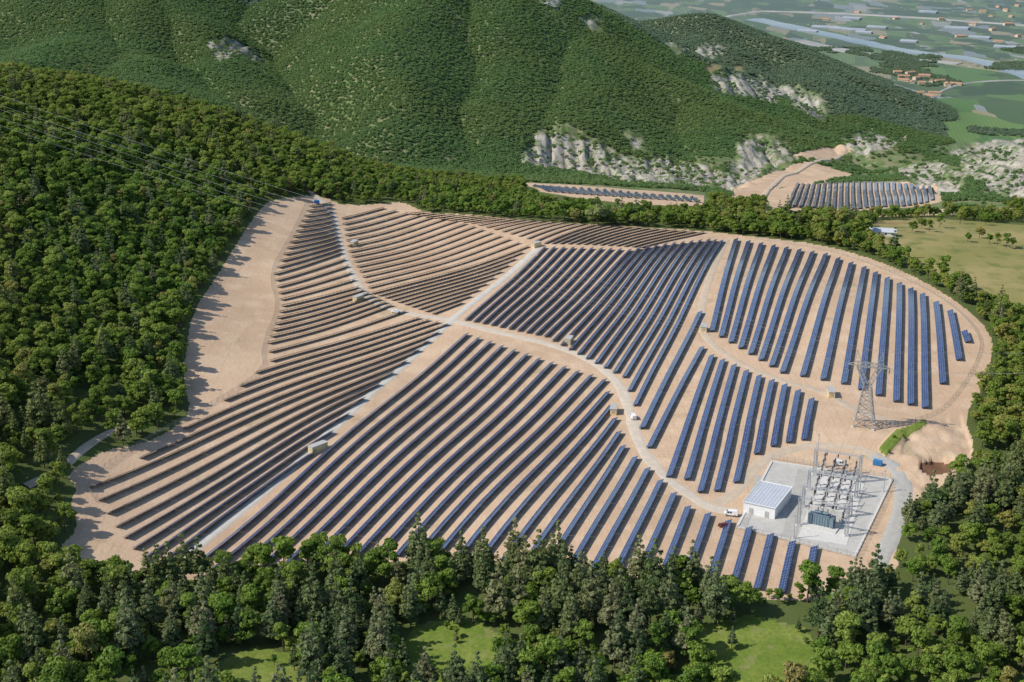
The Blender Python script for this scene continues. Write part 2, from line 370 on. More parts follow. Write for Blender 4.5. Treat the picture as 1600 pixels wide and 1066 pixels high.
# ------------------------------------------------------------------ ground sheet
def gridmesh():
    ys=np.concatenate([np.geomspace(235,1250,480)[:-1],np.geomspace(1250,3400,230)[:-1],np.geomspace(3400,16000,80)])
    ss=np.linspace(-.56,.56,900)
    Yg,Sg=np.meshgrid(ys,ss,indexing='ij');X=Sg*Yg
    Z=H(X,Yg)
    f=pip(FIELD,X,Yg);s2=inany(SAND2,X,Yg);rk=inany(ROCK,X,Yg);me_=inany(MEAD+STRIP,X,Yg);ol=inany(OLIV,X,Yg);pit=inany(PIT,X,Yg);stp=inany(STRIP,X,Yg)
    bb=base(X,Yg);pl=sst(-2,3,bb+6-ridge(X,Yg))*sst(2000,2200,Yg)*sst(-.05,.05,Sg)
    far=sst(3300,3600,Yg);pl=np.maximum(pl,far)
    rk2=blur(blur(rk.astype(float),2,0),3,1)
    Z=Z+rk2*(~f)*( -16*(ridged(X/16,Yg/95,77,3)-.6))
    bank=pip(SAND2[4],X,Yg);Z=Z+bank*(3.2*(fbm(X/9,Yg/9,44,3)-.55))-pit*1.6+stp*.8
    sc=(fbm(X/60,Yg/60,91,3)>.62)&(Yg>1250)&(Yg<2300)&(Sg>.17)
    n0,n1=Z.shape
    me=bpy.data.meshes.new("ground")
    me.vertices.add(n0*n1);me.vertices.foreach_set("co",np.stack([X,Yg,Z],-1).astype(np.float32).ravel())
    idx=np.arange(n0*n1).reshape(n0,n1)
    q4=np.stack([idx[:-1,:-1],idx[:-1,1:],idx[1:,1:],idx[1:,:-1]],-1).reshape(-1,4)
    me.loops.add(q4.size);me.loops.foreach_set("vertex_index",q4.ravel().astype(np.int32))
    me.polygons.add(len(q4));me.polygons.foreach_set("loop_start",(np.arange(len(q4))*4).astype(np.int32))
    me.polygons.foreach_set("use_smooth",np.ones(len(q4),bool))
    me.update(calc_edges=True)
    for nm,a in (("sand",(f|s2)&~stp),("rock",np.where(f,-.45,np.maximum(rk2*1.15,sc*.65)-.45)),("mead",me_),("oliv",ol),("plain",pl),("soil",pit)):
        at=me.attributes.new(nm,'FLOAT','POINT');at.data.foreach_set("value",a.astype(np.float32).ravel())
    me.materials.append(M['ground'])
    o=obj("ground",me);tag(o,kind="structure")
gridmesh()
# ------------------------------------------------------------------ ribbons (roads)
def smooth_line(pts,step=4,it=2):
    pts=np.array(pts,float)
    for _ in range(it):
        q_=[pts[0]]
        for a,b_ in zip(pts[:-1],pts[1:]): q_+=[a*.75+b_*.25,a*.25+b_*.75]
        q_.append(pts[-1]);pts=np.array(q_)
    d=np.r_[0,np.cumsum(np.hypot(*np.diff(pts[:,:2],axis=0).T))];n=max(2,int(d[-1]/step))
    t=np.linspace(0,d[-1],n);return np.stack([np.interp(t,d,pts[:,0]),np.interp(t,d,pts[:,1])],1)
def ribbon(name,pxs,width,mat,lift=.14,step=4,kind="structure"):
    L=smooth_line([gp(*p)[:2] for p in pxs],step)
    tg=np.gradient(L,axis=0);tg/=np.hypot(tg[:,0],tg[:,1])[:,None]+1e-9;nr=np.stack([-tg[:,1],tg[:,0]],1)
    K=7;V=[];Fc=[]
    for i,(p,n_) in enumerate(zip(L,nr)):
        w=width*(1+.18*(vn(i*.6,3.1,4)*2-1))
        for k in range(K):
            r=p+n_*w*(k/(K-1)-.5);V.append([r[0],r[1],0])
    V=np.array(V);V[:,2]=H(V[:,0],V[:,1])+lift
    for i in range(len(L)):
        V[i*K][2]-=lift+.05;V[i*K+K-1][2]-=lift+.05
    for i in range(len(L)-1):
        for k in range(K-1): Fc.append((i*K+k,i*K+k+1,(i+1)*K+k+1,(i+1)*K+k))
    me=bpy.data.meshes.new(name);me.from_pydata(V.tolist(),[],Fc);me.materials.append(mat)
    me.polygons.foreach_set("use_smooth",[True]*len(Fc))
    o=obj(name,me);tag(o,kind=kind);return L
ribbon("gravel_road",[(478,294),(500,311),(521,332),(528,370),(545,420),(572,466),(620,488),(705,500),(770,518),(850,535),(910,555),(955,585),(976,615),(985,650),(1000,700),(1040,748),(1080,775),(1110,795),(1150,800)],5.4,M['pale'])
ribbon("gravel_road",[(1110,792),(1150,772),(1170,740),(1200,712),(1260,695),(1330,697),(1370,712)],6,M['track'],.12)
ribbon("gravel_track",[(842,386),(705,500),(590,606),(480,712),(380,795),(262,890)],4.4,M['grey'],.22)
ribbon("gravel_track",[(1135,374),(1110,430),(1093,490),(1100,530),(1160,572),(1230,598),(1300,616),(1330,640),(1400,660)],4.5,M['track'])
ribbon("dirt_track",[(40,760),(95,735),(130,700),(175,672),(210,668)],3.5,M['track'],.5)
ribbon("dirt_track",[(480,296),(470,270),(500,250),(560,238)],4,M['track'],.6)
ribbon("dirt_track",[(1100,325),(1180,332),(1300,336),(1450,332),(1600,336)],4,M['track'],.6)
ribbon("dirt_track",[(1180,330),(1200,285),(1260,258),(1330,232),(1420,210)],6,M['track'],1.2,8)
ribbon("perimeter_road",[(1365,712),(1398,728),(1412,752),(1412,790),(1394,838),(1372,890)],6.5,M['apron'],.22)
ribbon("river",[(1180,30),(1330,62),(1430,84),(1530,92),(1640,130)],60,M['water'],1.5,20)
ribbon("river_gravel",[(1250,64),(1330,82),(1420,92),(1500,100)],45,M['asph'],1.2,20)
ribbon("motorway",[(860,12),(1100,16),(1350,22),(1650,44)],20,M['asph'],2.5,25)
ribbon("valley_road",[(1430,200),(1440,160),(1470,135),(1560,125),(1660,128)],8,M['asph'],1.5,20)
# ------------------------------------------------------------------ solar rows
TL=math.radians(25)
def solar_row(a,b_,mid=None,group="rows of solar panels on the terraced site",simple=False,label=None,wd=3.):
    a=np.array(a[:2]);b_=np.array(b_[:2]);L0=np.hypot(*(b_-a))
    if L0<5: return
    n=max(1,int(round(L0/10)));ts=np.linspace(0,1,n+1)
    if mid is not None:
        mid=np.array(mid[:2]);c=2*mid-.5*(a+b_);pts=np.array([(1-t)**2*a+2*t*(1-t)*c+t*t*b_ for t in ts])
    else: pts=np.array([a+(b_-a)*t for t in ts])
    z=H(pts[:,0],pts[:,1]);o=np.array([pts[0][0],pts[0][1],z[0]])
    PV=[];PF=[];PM=[];UV=[];sb=MB()
    for i in range(n):
        p=np.array([*pts[i],z[i]])-o;q_=np.array([*pts[i+1],z[i+1]])-o
        d=q_-p;dl=np.linalg.norm(d);d/=dl;nh=np.array([-d[1],d[0],0.]);nh/=np.linalg.norm(nh)
        if nh@np.array([-.85,.5,0])<0: nh=-nh
        p=p+d*.04;q_=q_-d*.04;lo=nh*wd*math.cos(TL)/2
        jz=random.uniform(-.04,.04);zl=.6+jz;zh=zl+wd*math.sin(TL);th=np.array([0,0,-.08])
        A=p+lo+[0,0,zl];B=q_+lo+[0,0,zl];C=q_-lo+[0,0,zh];D=p-lo+[0,0,zh]
        k=len(PV);PV+=[A,B,C,D,A+th,B+th,C+th,D+th]
        up=np.cross(B-A,C-A)[2]>0
        fs=[(0,1,2,3),(7,6,5,4),(0,4,5,1),(1,5,6,2),(2,6,7,3),(3,7,4,0)]
        if not up: fs=[tuple(reversed(f)) for f in fs]
        uvt={0:(i*10,0),1:(i*10+9.9,0),2:(i*10+9.9,wd),3:(i*10,wd)}
        for j,f in enumerate(fs):
            PF.append(tuple(v+k for v in f));PM.append(0 if j==0 else 1)
            UV+= [uvt.get(v,(0.5,0.5)) for v in f]
        if not simple:
            for s_ in (.12,.38,.63,.88):
                c=p+(q_-p)*s_
                f1=c+lo*.55;b1=c-lo*.6
                z1=zl+wd*math.sin(TL)*.225-.1;z2=zl+wd*math.sin(TL)*.8-.1
                sb.beam(f1+[0,0,-.3],f1+[0,0,z1],.10,M['strut']);sb.beam(b1+[0,0,-.3],b1+[0,0,z2],.10,M['steel'])
                sb.beam(f1+[0,0,z1-.05],b1+[0,0,z2-.02],.08,M['strut']);sb.beam(f1+[0,0,.1],b1+[0,0,z2-.3],.07,M['steel'])
            sb.beam(p-lo*.8+[0,0,zh-.28],q_-lo*.8+[0,0,zh-.28],.07,M['strut'])
    me=bpy.data.meshes.new("solar_panel_row_modules");me.from_pydata([tuple(v) for v in PV],[],PF)
    me.materials.append(M['panel']);me.materials.append(M['back']);me.polygons.foreach_set("material_index",PM)
    ul=me.uv_layers.new(name="UVMap");ul.data.foreach_set("uv",np.array(UV,np.float32).ravel());me.update()
    if simple:
        r=obj("solar_panel_row",me,None,tuple(o));tag(r,label or "small dark row of solar panels on bare ground","solar panels",group)
    else:
        r=top("solar_panel_row",tuple(o),0,label,"solar panels",group)
        obj("solar_modules",me,r);obj("support_frame",sb.mesh("support_frame"),r)
def section(guides,label=None,skip_first=False,group=None,simple=False,wd=3.):
    """guides: [(endA,endB,intervals_to_next)] surveyed stations; rows interpolated on the ground between them"""
    G_=[(gp(*g[0])[:2],gp(*g[1])[:2],(gp(*g[3])[:2] if len(g)>3 else None),g[2]) for g in guides]
    rows=[]
    for k in range(len(G_)-1):
        n=G_[k][3]
        for i in range(n+(1 if k==len(G_)-2 else 0)):
            t=i/n;a=G_[k][0]*(1-t)+G_[k+1][0]*t;b_=G_[k][1]*(1-t)+G_[k+1][1]*t;m=None
            if G_[k][2] is not None and G_[k+1][2] is not None: m=G_[k][2]*(1-t)+G_[k+1][2]*t
            rows.append((a,b_,m))
    kw={}
    if group: kw['group']=group
    for r in rows[1:] if skip_first else rows: solar_row(r[0],r[1],r[2],simple=simple,label=label,wd=wd,**kw)
LB="long row of solar panels seen from behind on sandy slope"
LF="row of blue solar panels with pale frames on sandy slope"
# F + C: west slope
section([((484,324),(518,319),12,(501,322)),((428,430),(534,396),5,(482,414)),((440,480),(560,450),6,(500,466)),((418,538),(612,478),2,(516,512)),((422,566),(655,498),3,(534,535)),((350,628),(700,508),3,(524,566)),((142,764),(655,549),3,(410,646)),((182,826),(592,602),4,(398,706)),((238,895),(492,708),1,(365,798))],LB,wd=2.6)
# A: lower slope
section([((730,524),(292,896),11,(508,712)),((945,596),(690,862),5,(818,724)),((974,700),(852,892),5,(914,794)),((1075,795),(1033,903),5,(1055,848)),((1238,850),(1220,930),1,(1229,890)),((1272,858),(1266,890),1,(1269,874))],LF,wd=2.8)
# B
section([((852,388),(728,502),9),((985,392),(852,528),9),((1108,376),(975,592),2),((1128,378),(992,636),1)],LF,wd=2.5)
solar_row(gp(1094,490),gp(1003,672),label=LF)
for a,b_ in zip([(1097,545),(1112,558),(1129,565),(1147,573),(1166,582),(1186,590),(1206,597),(1226,604),(1247,613),(1268,626)],[(1014,702),(1045,748),(1073,752),(1094,772),(1120,770),(1150,757),(1182,712),(1208,700),(1232,694),(1256,690)]):
    solar_row(gp(*a),gp(*b_),label=LF,wd=2.9)
# D east
section([((1150,376),(1112,520),7),((1290,399),(1222,585),3),((1350,420),(1318,602),3),((1405,445),(1400,630),2),((1441,462),(1445,640),2),((1484,488),(1498,565),1),((1506,520),(1512,537),1)],LF,wd=3.1)
# E
section([((534,343),(600,326),6),((545,395),(715,346),8),((580,460),(826,386),9),((675,492),(722,474),1)],LB,wd=2.5)
# G
section([((640,336),(665,333),8),((735,350),(790,342),9),((850,382),(930,352),12),((1000,388),(1100,364),1)],LB,wd=2.5)
section([((834,291),(858,300),20),((1080,309),(1092,317),1)],"dark solar panel row on a small bare terrace",group="rows of the small neighbouring solar plant",simple=True)
section([((1246,287),(1222,325),23),((1452,292),(1456,314),1)],"pale grey-blue solar panel row on bare ground",group="rows of the small neighbouring solar plant",simple=True)
# ------------------------------------------------------------------ fences
def fence(pxs,label,h=2.0,step=4,it=2):
    L=smooth_line([gp(*p)[:2] for p in pxs],step,it);z=H(L[:,0],L[:,1]);o=np.array([L[0][0],L[0][1],z[0]])
    pb=MB();mb=MB()
    pts=[np.array([*L[i],z[i]])-o for i in range(len(L))]
    for i,p in enumerate(pts):
        pb.beam(p+[0,0,-.3],p+[0,0,h+.1],.1,M['steel'])
        if i: 
            q_=pts[i-1];mb.add([q_,p,p+[0,0,h],q_+[0,0,h]],[(0,1,2,3)],M['mesh'])
    r=top("wire_fence",tuple(o),0,label,"fence")
    tag(obj("fence_post",pb.mesh("fence_post"),r),kind="stuff");obj("wire_mesh",mb.mesh("wire_mesh"),r)
fence([(480,314),(452,375),(418,430),(436,482),(406,546),(416,584),(300,652),(240,680),(128,752),(150,785)],"grey wire mesh fence along the sandy field edge")
fence([(1180,374),(1300,391),(1400,428),(1480,470),(1532,522),(1530,562),(1492,622),(1462,650),(1400,668)],"grey wire mesh fence round the panel field")
fence([(1150,827),(1240,849),(1338,873)],"galvanised fence in front of the substation yard",2.3,3,0)
fence([(1338,873),(1372,805),(1396,750),(1300,733),(1206,718)],"galvanised fence round the substation yard",2.3,3,0)
# ------------------------------------------------------------------ substation
p1=gp(1160,828);p2=gp(1335,869);U=(p2-p1);YAW=math.atan2(U[1],U[0]);U=np.array([math.cos(YAW),math.sin(YAW),0]);Vv=np.array([-math.sin(YAW),math.cos(YAW),0])
def yardsheet():
    Q=poly([(1152,824),(1336,870),(1394,750),(1206,722)]);n=30;vs=[];fs=[]
    for i in range(n+1):
        for j in range(n+1):
            a,b_=i/n,j/n;p=(Q[0]*(1-a)+Q[1]*a)*(1-b_)+(Q[3]*(1-a)+Q[2]*a)*b_;vs.append((p[0],p[1],float(H(p[0],p[1]))+.13))
    for i in range(n):
        for j in range(n): k=i*(n+1)+j;fs.append((k,k+n+1,k+n+2,k+1))
    me=bpy.data.meshes.new("gravel_yard");me.from_pydata(vs,[],fs);me.materials.append(M['yard']);tag(obj("gravel_yard",me),kind="structure")
    m=MB()
    for a,b_ in zip(range(4),(1,2,3,0)):
        A=np.array([*Q[a],float(H(*Q[a]))+.2]);B=np.array([*Q[b_],float(H(*Q[b_]))+.2]);L=np.linalg.norm(B-A);yw=math.atan2(B[1]-A[1],B[0]-A[0])
        c=(A+B)/2;m.box(tuple(c),(L+.6*(a%2),.8,.5),M['conc'],yw)
    tag(obj("yard_kerb",m.mesh("yard_kerb")),kind="structure")
    m=MB();
    for a,b_,w_,mt in (((1232,843),(1256,735),5,'apron'),((1160,820),(1190,744),3.5,'apron'),((1300,850),(1330,752),17,'conc')):
        A=gp(*a);B=gp(*b_);A[2]=H(A[0],A[1])+.17;B[2]=H(B[0],B[1])+.17;yw=math.atan2(B[1]-A[1],B[0]-A[0]);c=(A+B)/2
        if mt=='conc': c=c-U*3.5
        m.box(tuple(c),(np.linalg.norm(B-A),w_,.1),M[mt],yw)
    tag(obj("yard_paving",m.mesh("yard_paving")),kind="structure")
yardsheet()
def at(px,py,dz=.1):
    g=gp(px,py);return (g[0],g[1],float(H(g[0],g[1]))+dz)
bld=top("control_building",at(1199,790),YAW+.02,"long white flat-roofed control building in the substation yard","building")
w,l,h=12.,20.,4.2
m=MB();m.box((0,0,h/2-.3),(w,l,h+.6),M['white']);obj("wall",m.mesh("wall"),bld)
m=MB();m.box((0,0,h+.15),(w+.5,l+.5,.25),M['roofw']);
for s_ in(-1,1): m.box((s_*(w/2+.15),0,h+.37),(.2,l+.5,.18),M['white']);m.box((0,s_*(l/2+.15),h+.37),(w+.1,.2,.18),M['white'])
for k in range(9): m.box((-w/2+.9+k*1.27,0,h+.31),(.07,l-.4,.07),M['roofw'])
obj("roof",m.mesh("roof"),bld)
for x in(-3,3):
    m=MB();m.box((x,-l/2-.03,1.3),(1.6,.08,2.4),M['greyroof']);obj("door",m.mesh("door"),bld)
for y in(-6,0,6):
    m=MB();m.box((-w/2-.03,y,2.3),(.08,1.8,1.0),M['glass']);obj("window",m.mesh("window"),bld)
tr=top("power_transformer",at(1283,822,.2),YAW,"blue-grey power transformer with radiators and brown bushings on concrete","transformer")
m=MB();m.box((0,0,.2),(13,8,.5),M['conc']);m.box((0,4.3,2.7),(12,.4,5.2),M['conc']);obj("plinth",m.mesh("plinth"),tr)
m=MB();m.box((0,0,2.5),(6,2.6,4.1),M['tgreen']);m.box((0,0,4.62),(6.3,2.9,.15),M['tgreen'])
for i in range(6): m.box((-2.5+i,1.38,2.4),(.12,.16,3.6),M['tgreen']);m.box((-2.5+i,-1.38,2.4),(.12,.16,3.6),M['tgreen'])
obj("tank",m.mesh("tank"),tr)
for sx in(-1,1):
    m=MB()
    for i in range(9): m.box((sx*4.0,-1.6+i*.4,2.6),(1.4,.12,3.4),M['tgreen'])
    m.cyl((sx*4.0,-1.8,4.2),(sx*4.0,1.8,4.2),.12,.12,M['tgreen']);m.cyl((sx*4.0,-1.8,1.0),(sx*4.0,1.8,1.0),.12,.12,M['tgreen']);obj("radiator",m.mesh("radiator"),tr)
m=MB();m.cyl((-2.4,-.9,5.7),(2.4,-.9,5.7),.5,.5,M['tgreen'],12);m.beam((-1.5,-.9,4.6),(-1.5,-.9,5.4),.12,M['tgreen']);m.beam((1.5,-.9,4.6),(1.5,-.9,5.4),.12,M['tgreen']);obj("conservator",m.mesh("conservator"),tr)
for i in range(3):
    m=MB();x=-1.8+i*1.8
    for k in range(7): m.cyl((x,.8,4.7+k*.28),(x,.85,4.9+k*.28),.24,.13,M['porc'],8)
    m.cyl((x,.85,6.6),(x,.9,7.2),.05,.05,M['steel']);obj("bushing",m.mesh("bushing"),tr)
def gantry(a,b_,h,label,hat=2):
    a=np.array(at(*a));b_=np.array(at(*b_));c=(a+b_)/2;r=top("steel_gantry",tuple(c),0,label,"gantry");G_=M['psteel']
    for p in(a,b_):
        m=MB();p=p-c
        for sx in(-.6,.6):
            for sy in(-.6,.6): m.beam(p+[sx,sy,-.2],p+[sx*.6,sy*.6,h],.2,G_)
        for k in range(int(h/1.3)):
            z=k*1.3
            for sx,sy,ex,ey in((-.5,-.5,.5,-.5),(.5,-.5,.5,.5),(.5,.5,-.5,.5),(-.5,.5,-.5,-.5)):
                m.beam(p+[sx,sy,z],p+[ex,ey,z+1.3],.1,G_)
        m.box(tuple(p+[0,0,.15]),(1.9,1.9,.5),M['conc']);m.beam(p+[0,0,h],p+[0,0,h+hat],.12,G_);obj("column",m.mesh("column"),r)
    m=MB();pa,pb=a-c,b_-c;pa[2]=pb[2]=0;n=12
    for dy,dz in((-.45,0),(.45,0),(0,.9)): m.beam(pa+[0,dy,h-.4+dz],pb+[0,dy,h-.4+dz],.17,G_)
    for k in range(n):
        u=pa+(pb-pa)*k/n;v=pa+(pb-pa)*(k+1)/n;m.beam(u+[0,-.45,h-.4],v+[0,0,h+.5],.09,G_);m.beam(u+[0,.45,h-.4],v+[0,-.45,h-.4],.09,G_)
    obj("crossbeam",m.mesh("crossbeam"),r)
    for k in (3,6,9):
        m=MB();u=pa+(pb-pa)*k/n
        for s_ in range(5): m.cyl(u+[0,-.1,h-.6-s_*.3],u+[0,-.1,h-.84-s_*.3],.3,.15,M['porc'],6)
        obj("insulator_string",m.mesh("insulator_string"),r)
    return r
gantry((1247,822),(1322,838),11.5,"pale steel lattice gantry standing over the transformer")
gantry((1254,792),(1328,807),8.5,"low pale steel lattice gantry over insulator posts",1)
gantry((1263,765),(1337,779),8,"low pale steel lattice gantry over insulator posts",1)
gantry((1272,742),(1342,754),11,"pale steel lattice gantry at the incoming line")
def breaker():
    r=top("insulator_post",(0,0,0),0,"brown porcelain insulator on pale steel stand in gravel yard","substation equipment","insulator posts in the substation yard")
    m=MB();m.box((0,0,.1),(1.3,1.3,.3),M['conc']);m.beam((-.3,0,.2),(-.15,0,2.4),.2,M['psteel']);m.beam((.3,0,.2),(.15,0,2.4),.2,M['psteel']);m.box((0,0,2.5),(1.2,.7,.25),M['psteel']);obj("stand",m.mesh("stand"),r)
    m=MB()
    for k in range(8): m.cyl((0,0,2.6+k*.32),(0,0,2.9+k*.32),.38,.22,M['porc'],8)
    m.cyl((0,0,5.16),(0,0,5.5),.26,.26,M['psteel'],8);obj("insulator",m.mesh("insulator"),r)
    m=MB();m.beam((0,-3.,5.5),(0,3.,5.5),.12,M['psteel']);obj("conductor",m.mesh("conductor"),r)
    return r
src=breaker();first=True
rowA=np.array(at(1264,806));rowB=np.array(at(1288,730))
for j in range(11):
    t=j/10;c=rowA*(1-t)+rowB*t
    for i in(0,1,2,3):
        if j in(2,7) and i in(0,3): continue
        p=c+U*(i*4.2);loc=(p[0],p[1],float(H(p[0],p[1]))+.2)
        if first: src.location=loc;src.rotation_euler=(0,0,YAW);first=False
        else: copy_thing(src,loc,YAW,scale=(.9,1.,1.12,.85)[(i+j)%4])
def mast(px,py,h):
    r=top("steel_mast",at(px,py),0,"tall slender pale steel mast in the substation yard","mast")
    m=MB();m.cyl((0,0,-.2),(0,0,h),.25,.1,M['psteel'],8);obj("pole",m.mesh("pole"),r)
    m=MB();m.box((0,0,h),(.9,.3,.25),M['psteel']);m.box((0,0,.1),(.9,.9,.4),M['conc']);obj("lamp_head",m.mesh("lamp_head"),r)
mast(1343,772,16);mast(1240,842,9);mast(1380,770,9);mast(1276,730,14)
# ------------------------------------------------------------------ pylon + wires
pb_=np.array(at(1350,664,0))
def lattice_pylon():
    r=top("lattice_pylon",tuple(pb_),YAW+.15,"tall grey steel lattice electricity pylon on bare ground","pylon")
    S_=M['gsteel'];m=MB()
    lv=[(0,4.2),(4,3.5),(8,2.85),(12,2.3),(15,1.9),(18,1.55)]
    cs=[(-1,-1),(1,-1),(1,1),(-1,1)]
    for (z0,w0),(z1,w1) in zip(lv[:-1],lv[1:]):
        for k in range(4):
            a=cs[k];b_=cs[(k+1)%4]
            m.beam((a[0]*w0,a[1]*w0,z0-.3),(a[0]*w1,a[1]*w1,z1),.36,S_)
            m.beam((a[0]*w0,a[1]*w0,z0),(b_[0]*w1,b_[1]*w1,z1),.2,S_);m.beam((b_[0]*w0,b_[1]*w0,z0),(a[0]*w1,a[1]*w1,z1),.2,S_)
            m.beam((a[0]*w1,a[1]*w1,z1),(b_[0]*w1,b_[1]*w1,z1),.2,S_)
    for k in range(4): m.box((cs[k][0]*4.2,cs[k][1]*4.2,.1),(1.2,1.2,.6),M['conc'])
    obj("tower_body",m.mesh("tower_body"),r)
    m=MB()
    for s_ in(-1,1):
        for y in(-1.1,1.1):
            m.beam((s_*1.5,y,18),(s_*5.,y*.7,26),.32,S_);m.beam((-s_*.1,y,18.8),(s_*3.3,y*.7,26),.26,S_)
            for k in range(5):
                t=k/5;t2=(k+1)/5
                m.beam((s_*(1.5+3.5*t),y*(1-.3*t),18+8*t),(s_*(-.1+3.4*t2),y*(1-.3*t2),18.8+7.2*t2),.17,S_)
        for k in range(5):
            t=k/5;t2=(k+1)/5
            m.beam((s_*(1.5+3.5*t),-1.1*(1-.3*t),18+8*t),(s_*(1.5+3.5*t2),1.1*(1-.3*t2),18+8*t2),.15,S_)
    obj("tower_head",m.mesh("tower_head"),r)
    m=MB()
    for y in(-.75,.75):
        m.beam((-8.5,0,26.4),(-5,y,26),.24,S_);m.beam((8.5,0,26.4),(5,y,26),.24,S_)
        m.beam((-5,y,26),(5,y,26),.26,S_);m.beam((-5,y,27.8),(5,y,27.8),.24,S_)
        m.beam((-8.5,0,26.4),(-5,y,27.8),.2,S_);m.beam((8.5,0,26.4),(5,y,27.8),.2,S_)
        for k in range(10): 
            x=-5+k;m.beam((x,y,26 if k%2 else 27.8),(x+1,y,27.8 if k%2 else 26),.15,S_)
    for x in range(-5,6,2): m.beam((x,-.75,26),(x,.75,26),.14,S_)
    for s_ in(-1,1):
        for dx in(-1.2,1.2): m.beam((s_*4.6+dx,0,27.8),(s_*5.2,0,33),.22,S_)
        m.beam((s_*4.9-.7,0,29.5),(s_*4.9+.7,0,29.5),.15,S_);m.beam((s_*5-.5,0,31),(s_*5+.4,0,31),.13,S_)
    obj("crossarm",m.mesh("crossarm"),r)
    for x in(-8.2,0,8.2):
        m=MB()
        for k in range(8): m.cyl((x,0,26-k*.25),(x,0,25.8-k*.25),.2,.1,M['glass'],6)
        obj("insulator_string",m.mesh("insulator_string"),r)
lattice_pylon()
def wire(a,b_,sag,label):
    a=np.array(a);b_=np.array(b_);n=40;m=MB();pr=None
    for i in range(n+1):
        t=i/n;p=a+(b_-a)*t;p[2]-=4*sag*t*(1-t);q_=p-a
        if pr is not None: m.cyl(pr,q_,.032,.032,M['wire'],3,False)
        pr=q_
    o=obj("power_line",m.mesh("power_line"),None,tuple(a));tag(o,label,"cable","overhead power lines on the pylon")
ya=YAW+.15
def onp(x,z): return pb_+np.array([math.cos(ya)*x,math.sin(ya)*x,z])
left=np.array([-400.,760.,142.]);
for x,z in((-8.2,24),(0,24),(8.2,24),(-5.2,33),(5.2,33)):
    wire(onp(x,z),left+np.array([x*.6,x*1.2,z-24]),11,"long thin grey overhead cable hanging above the panel rows")
    wire(onp(x,z),np.array([360.,560.,28.])+np.array([x*.6,x,z-24]),3,"thin grey overhead cable above roadside scrub")
for i,x in enumerate((-8.2,0,8.2)):
    g=np.array(at(1307,748))+U*(i-1)*5;wire(onp(x,24),(g[0],g[1],g[2]+10.6),1.5,"slack grey cable dropping from pylon to gantry")
# ------------------------------------------------------------------ transformer cabins
def cabin(px,py,yaw,l=6.,label="small cream transformer cabin with flat roof beside gravel road"):
    r=top("transformer_cabin",at(px,py),yaw,label,"cabin","cream transformer cabins across the plant")
    m=MB();m.box((0,0,1.2),(2.8,l,3.0),M['cream']);obj("wall",m.mesh("wall"),r)
    m=MB();m.box((0,0,2.8),(3.2,l+.4,.22),M['greyroof']);obj("roof",m.mesh("roof"),r)
    m=MB();m.box((-1.43,l*.2,1.2),(.07,1.3,2.1),M['greyroof']);obj("door",m.mesh("door"),r)
    m=MB();m.box((0,-l/2-.03,1.5),(1.2,.07,1.0),M['greyroof']);obj("vent",m.mesh("vent"),r)
cabin(497,704,-.75,8,"long cream cabin with pale roof on the straight gravel track")
cabin(838,386,-.8,6);cabin(560,470,-.6);cabin(553,384,-.4);cabin(889,536,-.3);cabin(959,645,-.15);cabin(1100,517,-.2);cabin(1298,618,-.1,7)
# ------------------------------------------------------------------ vehicles
def vehicle(name,prof,wd,mat,label,cat,wins,wheels,loc,yaw):
    r=top(name,loc,yaw,label,cat);Ht=max(p[1] for p in prof)
    def hw(z): return wd/2*(1-.14*max(0,(z-.95)/(Ht-.95+1e-6)))
    m=MB();n=len(prof);vs=[(x,-hw(z),z) for x,z in prof]+[(x,hw(z),z) for x,z in prof]
    m.add(vs,[tuple(range(n)),tuple(range(2*n-1,n-1,-1))]+[(i,i+n,(i+1)%n+n,(i+1)%n) for i in range(n)],mat);obj("body",m.mesh("body"),r)
    for wp in wins:
        for s_ in(-1,1):
            m=MB();m.add([(x,s_*(hw(z)+.012),z) for x,z in wp],[tuple(range(len(wp)))],M['glass']);obj("side_window",m.mesh("side_window"),r)
    (x1,z1),(x2,z2)=wheels['ws'];m=MB();m.add([(x1+.02,-hw(z1)*.9,z1+.02),(x1+.02,hw(z1)*.9,z1+.02),(x2+.02,hw(z2)*.88,z2),(x2+.02,-hw(z2)*.88,z2)],[(0,1,2,3)],M['glass']);obj("windscreen",m.mesh("windscreen"),r)
    for x in wheels['x']:
        for s_ in(-1,1):
            wh=obj("wheel",None,r);m=MB();m.cyl((x,s_*(wd/2-.2),.33),(x,s_*(wd/2+.02),.33),.34,.34,M['rubber'],12);obj("tyre",m.mesh("tyre"),wh)
            m=MB();m.cyl((x,s_*(wd/2+.02),.33),(x,s_*(wd/2+.04),.33),.19,.17,M['steel'],10);obj("rim",m.mesh("rim"),wh)
    for s_ in(-1,1):
        m=MB();xf=prof[1][0];m.box((xf+.01,s_*wd*.36,.72),(.08,.34,.18),M['lamp']);obj("headlight",m.mesh("headlight"),r)
van=[(-2.45,.35),(2.45,.35),(2.5,.85),(2.3,1.08),(1.75,1.2),(1.05,1.95),(.7,2.05),(-2.3,2.05),(-2.45,1.8)]
vw=[[(.95,1.15),(1.55,1.15),(.98,1.8),(.5,1.85),(.5,1.15)],[(-.3,1.15),(.3,1.15),(.3,1.8),(-.3,1.8)]]
car=[(-2.0,.3),(2.1,.3),(2.12,.7),(1.95,.85),(1.0,.98),(.35,1.42),(-1.2,1.47),(-1.75,1.05),(-2.05,.95)]
cw=[[(.85,.98),(.3,1.36),(-.25,1.38),(-.25,.98)],[(-.35,.98),(-.35,1.38),(-1.1,1.4),(-1.5,1.02)]]
vehicle("van",van,1.95,M['carw'],"white van parked on gravel beside the substation fence","van",vw,{'ws':((1.72,1.22),(1.07,1.93)),'x':(-1.5,1.6)},at(1142,806,.3),2.9)
